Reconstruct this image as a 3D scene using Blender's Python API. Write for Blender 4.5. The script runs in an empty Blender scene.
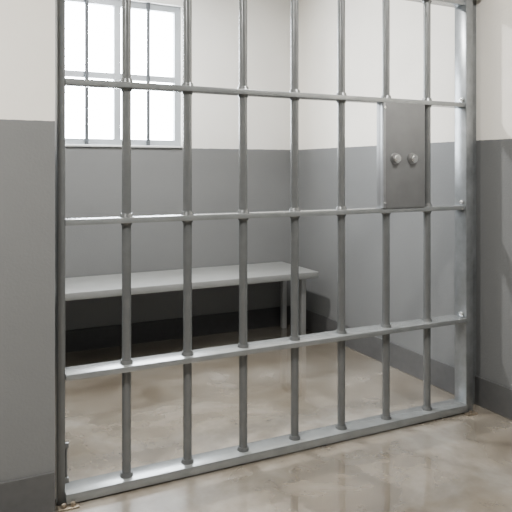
import bpy, bmesh, math
from mathutils import Vector, Matrix
C = bpy.context.scene.collection
F=627.0; HY=168.0; E=1.5
CU,SU=0.896,0.444
def X_at(px,Y):
    r=(px-256)/F
    return Y*(SU+CU*r)/(CU-SU*r)

# ---------- materials ----------
def newmat(name):
    m=bpy.data.materials.new(name); m.use_nodes=True
    nt=m.node_tree; b=nt.nodes['Principled BSDF']
    return m,nt,b
def N(nt,t,**kw):
    n=nt.nodes.new(t)
    for k,v in kw.items(): setattr(n,k,v)
    return n
def noise(nt,scale,detail=4,rough=.5,vec=None):
    n=N(nt,'ShaderNodeTexNoise'); n.inputs['Scale'].default_value=scale
    n.inputs['Detail'].default_value=detail; n.inputs['Roughness'].default_value=rough
    if vec is not None: nt.links.new(vec,n.inputs['Vector'])
    return n
def ramp(nt,fac,stops,interp='LINEAR'):
    r=N(nt,'ShaderNodeValToRGB'); r.color_ramp.interpolation=interp
    els=r.color_ramp.elements
    while len(els)<len(stops): els.new(0.5)
    for e,(p,c) in zip(els,stops):
        e.position=p; e.color=(c[0],c[1],c[2],1) if hasattr(c,'__len__') else (c,c,c,1)
    nt.links.new(fac,r.inputs['Fac']); return r
def mul(nt,a,b,fac=1.0,mode='MULTIPLY'):
    m=N(nt,'ShaderNodeMix',data_type='RGBA',blend_type=mode)
    m.inputs[0].default_value=fac
    nt.links.new(a,m.inputs[6]); nt.links.new(b,m.inputs[7]); return m.outputs[2]
def bump(nt,b,h,strength,dist=.01):
    u=N(nt,'ShaderNodeBump'); u.inputs['Strength'].default_value=strength
    u.inputs['Distance'].default_value=dist
    nt.links.new(h,u.inputs['Height']); nt.links.new(u.outputs[0],b.inputs['Normal'])
    return u

def wall_mat(name,line,up,low):
    m,nt,b=newmat(name)
    g=N(nt,'ShaderNodeNewGeometry'); pos=g.outputs['Position']
    s=N(nt,'ShaderNodeSeparateXYZ'); nt.links.new(pos,s.inputs[0])
    wob=noise(nt,30,2,vec=pos)
    ma=N(nt,'ShaderNodeMath',operation='MULTIPLY_ADD'); nt.links.new(wob.outputs[0],ma.inputs[0])
    ma.inputs[1].default_value=.006; nt.links.new(s.outputs[2],ma.inputs[2])
    gt=N(nt,'ShaderNodeMath',operation='GREATER_THAN'); nt.links.new(ma.outputs[0],gt.inputs[0]); gt.inputs[1].default_value=line+.003
    mx=N(nt,'ShaderNodeMix',data_type='RGBA'); nt.links.new(gt.outputs[0],mx.inputs[0])
    mx.inputs[6].default_value=(*low,1); mx.inputs[7].default_value=(*up,1)
    n1=noise(nt,1.6,5,.6,pos); r1=ramp(nt,n1.outputs[0],[(.3,.93),(.7,1.0)])
    out=mul(nt,mx.outputs[2],r1.outputs[0])
    nt.links.new(out,b.inputs['Base Color'])
    rr=N(nt,'ShaderNodeMath',operation='MULTIPLY_ADD'); nt.links.new(gt.outputs[0],rr.inputs[0]); rr.inputs[1].default_value=.15; rr.inputs[2].default_value=.48
    nt.links.new(rr.outputs[0],b.inputs['Roughness'])
    b.inputs['Specular IOR Level'].default_value=.2
    n2=noise(nt,80,3,.6,pos); bump(nt,b,n2.outputs[0],.3,.004)
    return m
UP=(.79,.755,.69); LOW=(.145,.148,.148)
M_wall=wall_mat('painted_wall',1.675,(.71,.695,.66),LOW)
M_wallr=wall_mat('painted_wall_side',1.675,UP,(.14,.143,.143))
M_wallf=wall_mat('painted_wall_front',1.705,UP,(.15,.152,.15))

def plain(name,col,rough=.5,metal=0,var=.1,scale=20,bs=.1,spec=.5):
    m,nt,b=newmat(name)
    tc=N(nt,'ShaderNodeTexCoord')
    n=noise(nt,scale,4,.6,tc.outputs['Object'])
    r=ramp(nt,n.outputs[0],[(.3,[c*(1-var) for c in col]),(.7,[min(1,c*(1+var)) for c in col])])
    nt.links.new(r.outputs[0],b.inputs['Base Color'])
    b.inputs['Roughness'].default_value=rough
    b.inputs['Metallic'].default_value=metal
    if bs: 
        n2=noise(nt,scale*6,3,.6,tc.outputs['Object']); bump(nt,b,n2.outputs[0],bs,.001)
    return m
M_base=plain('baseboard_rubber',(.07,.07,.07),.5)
M_base_shade=plain('baseboard_shaded_rubber',(.035,.035,.036),.6)  # baseboard rubber darkened further, bench shade put into the colour
M_bar=plain('painted_bar_steel',(.145,.15,.15),.27,.45,.1,14,.1)
M_rail=plain('painted_rail_steel',(.24,.25,.25),.27,.5,.1,12,.1)
M_post=plain('worn_post_steel',(.19,.20,.205),.28,.55,.22,9,.1)
M_postd=plain('dark_post_steel',(.12,.125,.125),.35,.4,.08,12,0)
M_lock=plain('lock_plate_steel',(.13,.132,.133),.42,.15,.08,10,0)
M_strip=plain('lock_strip_steel',(.22,.225,.23),.35,.4,.1,20,0)
M_chrome=plain('chrome',(.9,.9,.89),.2,1,.05,30,.0)
M_rosette=plain('knob_rosette_steel',(.3,.3,.3),.3,.8,.1,30,.0)
M_bolt=plain('weathered_bolt',(.24,.2,.15),.4,.7,.3,40,.2)
M_seat=plain('bench_seat_paint',(.21,.215,.21),.4,.0,.05,6,.0)
M_leg=plain('bench_leg_paint',(.32,.325,.32),.45,.1,.06,6,.0)
M_wframe=plain('window_frame_paint',(.30,.32,.34),.4,0,.04,8,.0)
M_sill=plain('window_sill_paint',(.55,.56,.56),.4,0,.04,8,.0)
M_wbar=plain('window_bar_paint',(.045,.05,.055),.6,.0,.1,8,.0)
M_ceil=plain('ceiling_paint',(.65,.64,.62),.8,0,.03,3,.1)

# floor
M_floor,nt,b=newmat('sealed_concrete')
g=N(nt,'ShaderNodeNewGeometry'); pos=g.outputs['Position']
n1=noise(nt,1.5,7,.6,pos); n1.inputs['Distortion'].default_value=.4
r1=ramp(nt,n1.outputs[0],[(.34,(.130,.107,.079)),(.45,(.182,.156,.122)),(.55,(.23,.203,.166)),(.67,(.30,.277,.24))])
n2=noise(nt,7,6,.6,pos); r2=ramp(nt,n2.outputs[0],[(.3,.86),(.65,1.07)])
o=mul(nt,r1.outputs[0],r2.outputs[0])
nt.links.new(o,b.inputs['Base Color'])
n3=noise(nt,2,3,.5,pos); r3=ramp(nt,n3.outputs[0],[(.35,.13),(.65,.26)])
nt.links.new(r3.outputs[0],b.inputs['Roughness'])
n4=noise(nt,3,3,.5,pos); u=bump(nt,b,n4.outputs[0],.14,.012)
nt.links.new(u.outputs[0],b.inputs['Coat Normal'])
b.inputs['IOR'].default_value=1.75
b.inputs['Coat Roughness'].default_value=.05
b.inputs['Coat Weight'].default_value=1; b.inputs['Coat IOR'].default_value=1.8

# glass
M_glass=bpy.data.materials.new('window_glass'); M_glass.use_nodes=True
nt=M_glass.node_tree; nt.nodes.clear()
o=N(nt,'ShaderNodeOutputMaterial'); mx=N(nt,'ShaderNodeMixShader'); t=N(nt,'ShaderNodeBsdfTransparent'); gl=N(nt,'ShaderNodeBsdfGlossy')
gl.inputs['Roughness'].default_value=.03; t.inputs[0].default_value=(.96,.98,1,1); mx.inputs[0].default_value=.06
nt.links.new(t.outputs[0],mx.inputs[1]); nt.links.new(gl.outputs[0],mx.inputs[2]); nt.links.new(mx.outputs[0],o.inputs[0])

# ---------- mesh helpers ----------
def add_box(bm,lo,hi,bev=0):
    r=bmesh.ops.create_cube(bm,size=1)
    vs=r['verts']
    c=[(a+b)/2 for a,b in zip(lo,hi)]; s=[b-a for a,b in zip(lo,hi)]
    for v in vs: v.co=Vector((c[0]+v.co.x*s[0],c[1]+v.co.y*s[1],c[2]+v.co.z*s[2]))
    if bev:
        es=list({e for v in vs for e in v.link_edges})
        bmesh.ops.bevel(bm,geom=es,offset=bev,segments=2,affect='EDGES',profile=.5)
def add_cyl(bm,p0,p1,r,r2=None,seg=24,bev=0):
    p0=Vector(p0);p1=Vector(p1);d=p1-p0
    q=d.to_track_quat('Z','Y').to_matrix().to_4x4()
    M=Matrix.Translation((p0+p1)/2)@q
    res=bmesh.ops.create_cone(bm,cap_ends=True,segments=seg,radius1=r,radius2=r if r2 is None else r2,depth=d.length,matrix=M)
    if bev:
        es=[e for e in {e for v in res['verts'] for e in v.link_edges} if any(len(f.verts)>4 for f in e.link_faces)]
        bmesh.ops.bevel(bm,geom=es,offset=bev,segments=2,affect='EDGES')
def finish(name,bm,mat,parent=None,smooth=True,origin=None,**props):
    vs=[v.co for v in bm.verts]
    if origin is None:
        origin=Vector(((min(v.x for v in vs)+max(v.x for v in vs))/2,(min(v.y for v in vs)+max(v.y for v in vs))/2,min(v.z for v in vs)))
    origin=Vector(origin)
    bmesh.ops.translate(bm,verts=bm.verts,vec=-origin)
    bmesh.ops.recalc_face_normals(bm,faces=bm.faces)
    me=bpy.data.meshes.new(name); bm.to_mesh(me); bm.free()
    if smooth:
        me.polygons.foreach_set('use_smooth',[True]*len(me.polygons))
        try: me.set_sharp_from_angle(angle=math.radians(40))
        except Exception: pass
    me.materials.append(mat)
    ob=bpy.data.objects.new(name,me); C.objects.link(ob)
    if parent:
        ob.parent=parent; off=Vector((0,0,0)); p=parent
        while p: off+=p.location; p=p.parent
        ob.location=origin-off
    else: ob.location=origin
    for k,v in props.items(): ob[k]=v
    return ob
def boxobj(name,lo,hi,mat,parent=None,bev=0,**p):
    bm=bmesh.new(); add_box(bm,lo,hi,bev); return finish(name,bm,mat,parent,**p)
def multi(name,boxes,mat,parent=None,bev=0,**p):
    bm=bmesh.new()
    for lo,hi in boxes: add_box(bm,lo,hi,bev)
    return finish(name,bm,mat,parent,**p)
def empty(name,loc,**p):
    e=bpy.data.objects.new(name,None); e.empty_display_size=.1; e.location=loc; C.objects.link(e)
    for k,v in p.items(): e[k]=v
    return e
ST=dict(kind='structure',smooth=False)

# ---------- room ----------
WR=3.03; BY=5.25; CH=3.15; FY0,FY1=2.84,2.99; LX=-3.0; CX=-.15; KY=-2.2
FE=X_at(55,FY0)
boxobj('floor',(LX-.2,KY-.2,-.1),(WR+.2,BY+.3,0),M_floor,label='glossy mottled sealed concrete floor',category='floor',**ST)
boxobj('ceiling',(LX-.2,KY-.2,CH),(WR+.2,BY+.3,CH+.1),M_ceil,label='off-white painted ceiling',category='ceiling',**ST)
boxobj('wall_right',(WR,KY,0),(WR+.2,BY,CH),M_wallr,label='side wall painted cream above grey',category='wall',**ST)
boxobj('wall_rear',(LX,KY-.2,0),(WR,KY,CH),M_wall,label='corridor wall painted cream above grey',category='wall',**ST)
boxobj('wall_corridor',(LX-.2,KY,0),(LX,FY1,CH),M_wall,label='corridor end wall painted cream above grey',category='wall',**ST)
boxobj('wall_left',(CX-.15,FY1,0),(CX,BY,CH),M_wall,label='inner cell wall painted cream above grey',category='wall',**ST)
multi('wall_front',[((LX,FY0,0),(FE,FY1,CH)),((FE,FY0,2.58),(WR,FY1,CH))],M_wallf,label='wall beside the barred gate, cream above grey',category='wall',**ST)
wx0,wx1,wz0,wz1=.75,1.875,1.69,2.93
multi('wall_back',[((CX,BY,0),(wx0,BY+.2,CH)),((wx1,BY,0),(WR,BY+.2,CH)),((wx0,BY,0),(wx1,BY+.2,wz0)),((wx0,BY,wz1),(wx1,BY+.2,CH))],M_wall,label='cell back wall with window, cream above grey',category='wall',**ST)
bh=.18
boxobj('baseboard_back',(CX,BY-.014,0),(WR-.014,BY,.18),M_base_shade,bev=.003,label='baseboard under the bench, near-black with bench shade in its colour',category='baseboard',**ST)
boxobj('baseboard_right',(WR-.014,KY,0),(WR,BY-.0,bh),M_base,bev=.003,label='dark grey baseboard on side wall',category='baseboard',**ST)
boxobj('baseboard_left',(LX,FY0-.014,0),(FE-.002,FY0,bh),M_base,bev=.003,label='dark grey baseboard beside the gate',category='baseboard',**ST)

# window
win=empty('window_1',((wx0+wx1)/2,BY+.06,wz0),kind='structure',label='bright window with pale frame and security bars',category='window')
fy0,fy1=BY+.05,BY+.105; ft=.055
multi('window_frame',[((wx0,fy0,wz0),(wx0+ft,fy1,wz1)),((wx1-ft,fy0,wz0),(wx1,fy1,wz1)),((wx0+ft,fy0,wz0),(wx1-ft,fy1,wz0+ft)),((wx0+ft,fy0,wz1-ft),(wx1-ft,fy1,wz1))],M_wframe,win,smooth=False)
mxc=(wx0+wx1)/2; mz=2.28
boxobj('mullion',(mxc-.028,fy0+.004,wz0+ft),(mxc+.028,fy1-.004,wz1-ft),M_wframe,win,smooth=False)
boxobj('transom',(wx0+ft,fy0+.008,mz-.026),(mxc-.028,fy1-.008,mz+.026),M_wframe,win,smooth=False)
boxobj('transom',(mxc+.028,fy0+.008,mz-.026),(wx1-ft,fy1-.008,mz+.026),M_wframe,win,smooth=False)
boxobj('glass_pane',(wx0+ft,BY+.076,wz0+ft),(wx1-ft,BY+.080,wz1-ft),M_glass,win,smooth=False)
for x in (1.05,1.39,1.575):
    bm=bmesh.new(); add_cyl(bm,(x,BY+.030,wz0),(x,BY+.030,wz1),.016,seg=12); finish('security_bar',bm,M_wbar,win,label='thin dark steel security bar')
boxobj('security_crossbar',(wx0,BY+.021,mz-.080),(wx1,BY+.037,mz-.056),M_wbar,win,smooth=False)
boxobj('window_sill',(wx0-.0,BY-.02,wz0-.014),(wx1+.0,BY+.05,wz0+.004),M_sill,win,bev=.004)

# ---------- bench ----------
bx0,bx1,by0,by1,bz=.1,2.87,4.58,5.235,.61
bench=empty('bench',((bx0+bx1)/2,(by0+by1)/2,0),label='long grey painted bench with metal legs along the back wall',category='bench')
boxobj('seat',(bx0,by0,bz-.052),(bx1,by1,bz),M_seat,bench,bev=.0015)
ly0=by0+.21; zt=bz-.052; zb=zt-.04
multi('apron',[((bx0+.05,ly0,zb),(bx1-.01,ly0+.03,zt)),((bx0+.05,by1-.08,zb),(bx1-.01,by1-.05,zt)),
  ((bx1-.05,ly0+.03,zb),(bx1-.005,by1-.08,zt)),((bx0+.05,ly0+.03,zb),(bx0+.095,by1-.08,zt))],M_leg,bench,smooth=False)
for lx in (bx0+.05,bx1-.045):
    for ly in (ly0,by1-.095):
        boxobj('leg',(lx,ly,0),(lx+.045,ly+.045,zb),M_leg,bench,bev=.003)

# ---------- gate ----------
G=2.92
px0=X_at(57.5,G-.035); 
gate=empty('cell_gate',(1.7,G,0),label='grey steel barred cell gate with lock plate',category='gate')
PX=2.86
RX0,RX1=px0+.034,PX
zs=[.03,.568,1.256,1.888,2.515]
boxobj('post',(px0,G-.035,.0),(px0+.034,G+.035,2.57),M_postd,gate,bev=.003,label='dark painted gate post')
boxobj('post',(PX,G-.05,0),(PX+.055,G+.05,2.57),M_post,gate,bev=.004,label='broad worn steel gate post')
def rail_dims(i):
    return (.060,.013) if i==1 else ((.060,.021) if i==0 else ((.040,.013) if i<4 else (.04,.014)))
BZ=.030
for i,z in enumerate(zs):
    rd,t=rail_dims(i); zz=z if i else BZ
    boxobj('rail',(RX0,G-rd,zz-t),(RX1,G+rd,zz+t),M_rail,gate,bev=.001)
for px in (126.5,187.5,243.2,294.7,341.3,386,427):
    x=X_at(px,G)
    bm=bmesh.new()
    add_cyl(bm,(x,G,.0),(x,G,2.515),.0215,seg=32)
    for i,z in enumerate(zs):
        rd,t=rail_dims(i); zz=z if i else BZ
        if i<4: add_cyl(bm,(x,G,zz+t-.002),(x,G,zz+t+.018),.032,.0265,seg=32)
        if i>0: add_cyl(bm,(x,G,zz-t-.012),(x,G,zz-t+.002),.0245,.029,seg=32)
    finish('bar',bm,M_bar,gate)
lx0=X_at(383.5,G-.04); lx1=X_at(424.5,G-.04)
lock=boxobj('lock_box',(lx0,G-.045,1.268),(lx1,G+.025,1.876),M_lock,gate,bev=.003,label='grey steel lock plate with two chrome knobs')
boxobj('edge_strip',(lx0-.006,G-.050,1.272),(lx0+.010,G-.02,1.872),M_strip,lock,bev=.002,label='narrow pale steel edge strip')
for px in (396.5,413.5):
    x=X_at(px,G-.06); z=1.5+(HY-158.5)/F*(G-.06)/(CU-SU*(px-256)/F)
    bm=bmesh.new(); add_cyl(bm,(x,G-.044,z),(x,G-.051,z),.033,bev=.002)
    ro=finish('rosette',bm,M_rosette,lock,label='round steel knob rosette')
    bm=bmesh.new()
    add_cyl(bm,(x,G-.050,z),(x,G-.062,z),.015)
    add_cyl(bm,(x,G-.060,z),(x,G-.078,z),.024,bev=.006)
    finish('knob',bm,M_chrome,lock,label='round chrome lock knob')
for z in (1.30,1.845):
    bm=bmesh.new(); add_cyl(bm,(lx0+.002,G-.049,z),(lx0+.002,G-.055,z),.007,seg=14,bev=.001); finish('screw',bm,M_chrome,lock)
for z in (.60,1.29,1.92,):
    bm=bmesh.new(); add_cyl(bm,(PX+.001,G-.02,z),(PX-.017,G-.02,z),.014,seg=16,bev=.003); add_cyl(bm,(PX-.015,G-.02,z),(PX-.025,G-.02,z),.008,seg=12,bev=.002)
    finish('bolt',bm,M_chrome,gate)
bm=bmesh.new(); add_cyl(bm,(px0+.040,G-.025,.10),(px0+.040,G-.025,.26),.005,seg=12)
add_box(bm,(px0+.033,G-.034,.09),(px0+.050,G-.016,.115),.002); add_box(bm,(px0+.033,G-.034,.245),(px0+.050,G-.016,.27),.002)
finish('latch_pin',bm,M_postd,gate)
bm=bmesh.new(); add_box(bm,(px0-.005,G-.095,0),(px0+.085,G-.061,.008),.002); add_cyl(bm,(px0+.06,G-.078,.007),(px0+.06,G-.078,.024),.011,seg=6,bev=.002)
add_cyl(bm,(px0+.02,G-.078,.007),(px0+.02,G-.078,.024),.011,seg=6,bev=.002)
finish('foot_plate',bm,M_bolt,gate)
bm=bmesh.new(); add_box(bm,(2.83,G-.095,0),(2.91,G-.061,.008),.002); add_cyl(bm,(2.87,G-.077,.007),(2.87,G-.077,.02),.010,seg=6,bev=.002)
finish('foot_plate',bm,M_bolt,gate)
boxobj('closing_flange',(PX+.055,G+.035,0),(WR,G+.043,2.57),M_post,gate,smooth=False)

# ---------- lights ----------
def area(name,loc,rot,sx,sy,power,col=(1,1,1)):
    l=bpy.data.lights.new(name,'AREA'); l.shape='RECTANGLE'; l.size=sx; l.size_y=sy; l.energy=power; l.color=col
    o=bpy.data.objects.new(name,l); o.location=loc; o.rotation_euler=rot; C.objects.link(o); return o
area('corridor_light',(-.7,1.3,CH-.03),(0,0,0),.5,.25,155,(1,.98,.94))
area('corridor_light',(2.2,1.5,CH-.03),(0,0,0),.4,.2,90,(1,.98,.94))
area('cell_light',(1.3,4.0,CH-.03),(0,0,0),.15,.1,115,(1,.985,.965))
p=area('window_portal',(mxc,BY+.19,(wz0+wz1)/2),(math.radians(-90),0,0),wx1-wx0,wz1-wz0,1)
p.data.cycles.is_portal=True
w=bpy.data.worlds.new('World'); bpy.context.scene.world=w; w.use_nodes=True
bg=w.node_tree.nodes['Background']; bg.inputs[0].default_value=(.95,.975,1,1); bg.inputs[1].default_value=55

# ---------- camera ----------
cd=bpy.data.cameras.new('cam'); cam=bpy.data.objects.new('cam',cd); C.objects.link(cam)
cd.sensor_width=36; cd.lens=F/512*36
cd.shift_y=(HY-256)/512
cam.location=(0,0,E); cam.rotation_euler=(math.pi/2,0,-math.atan2(SU,CU))
bpy.context.scene.camera=cam
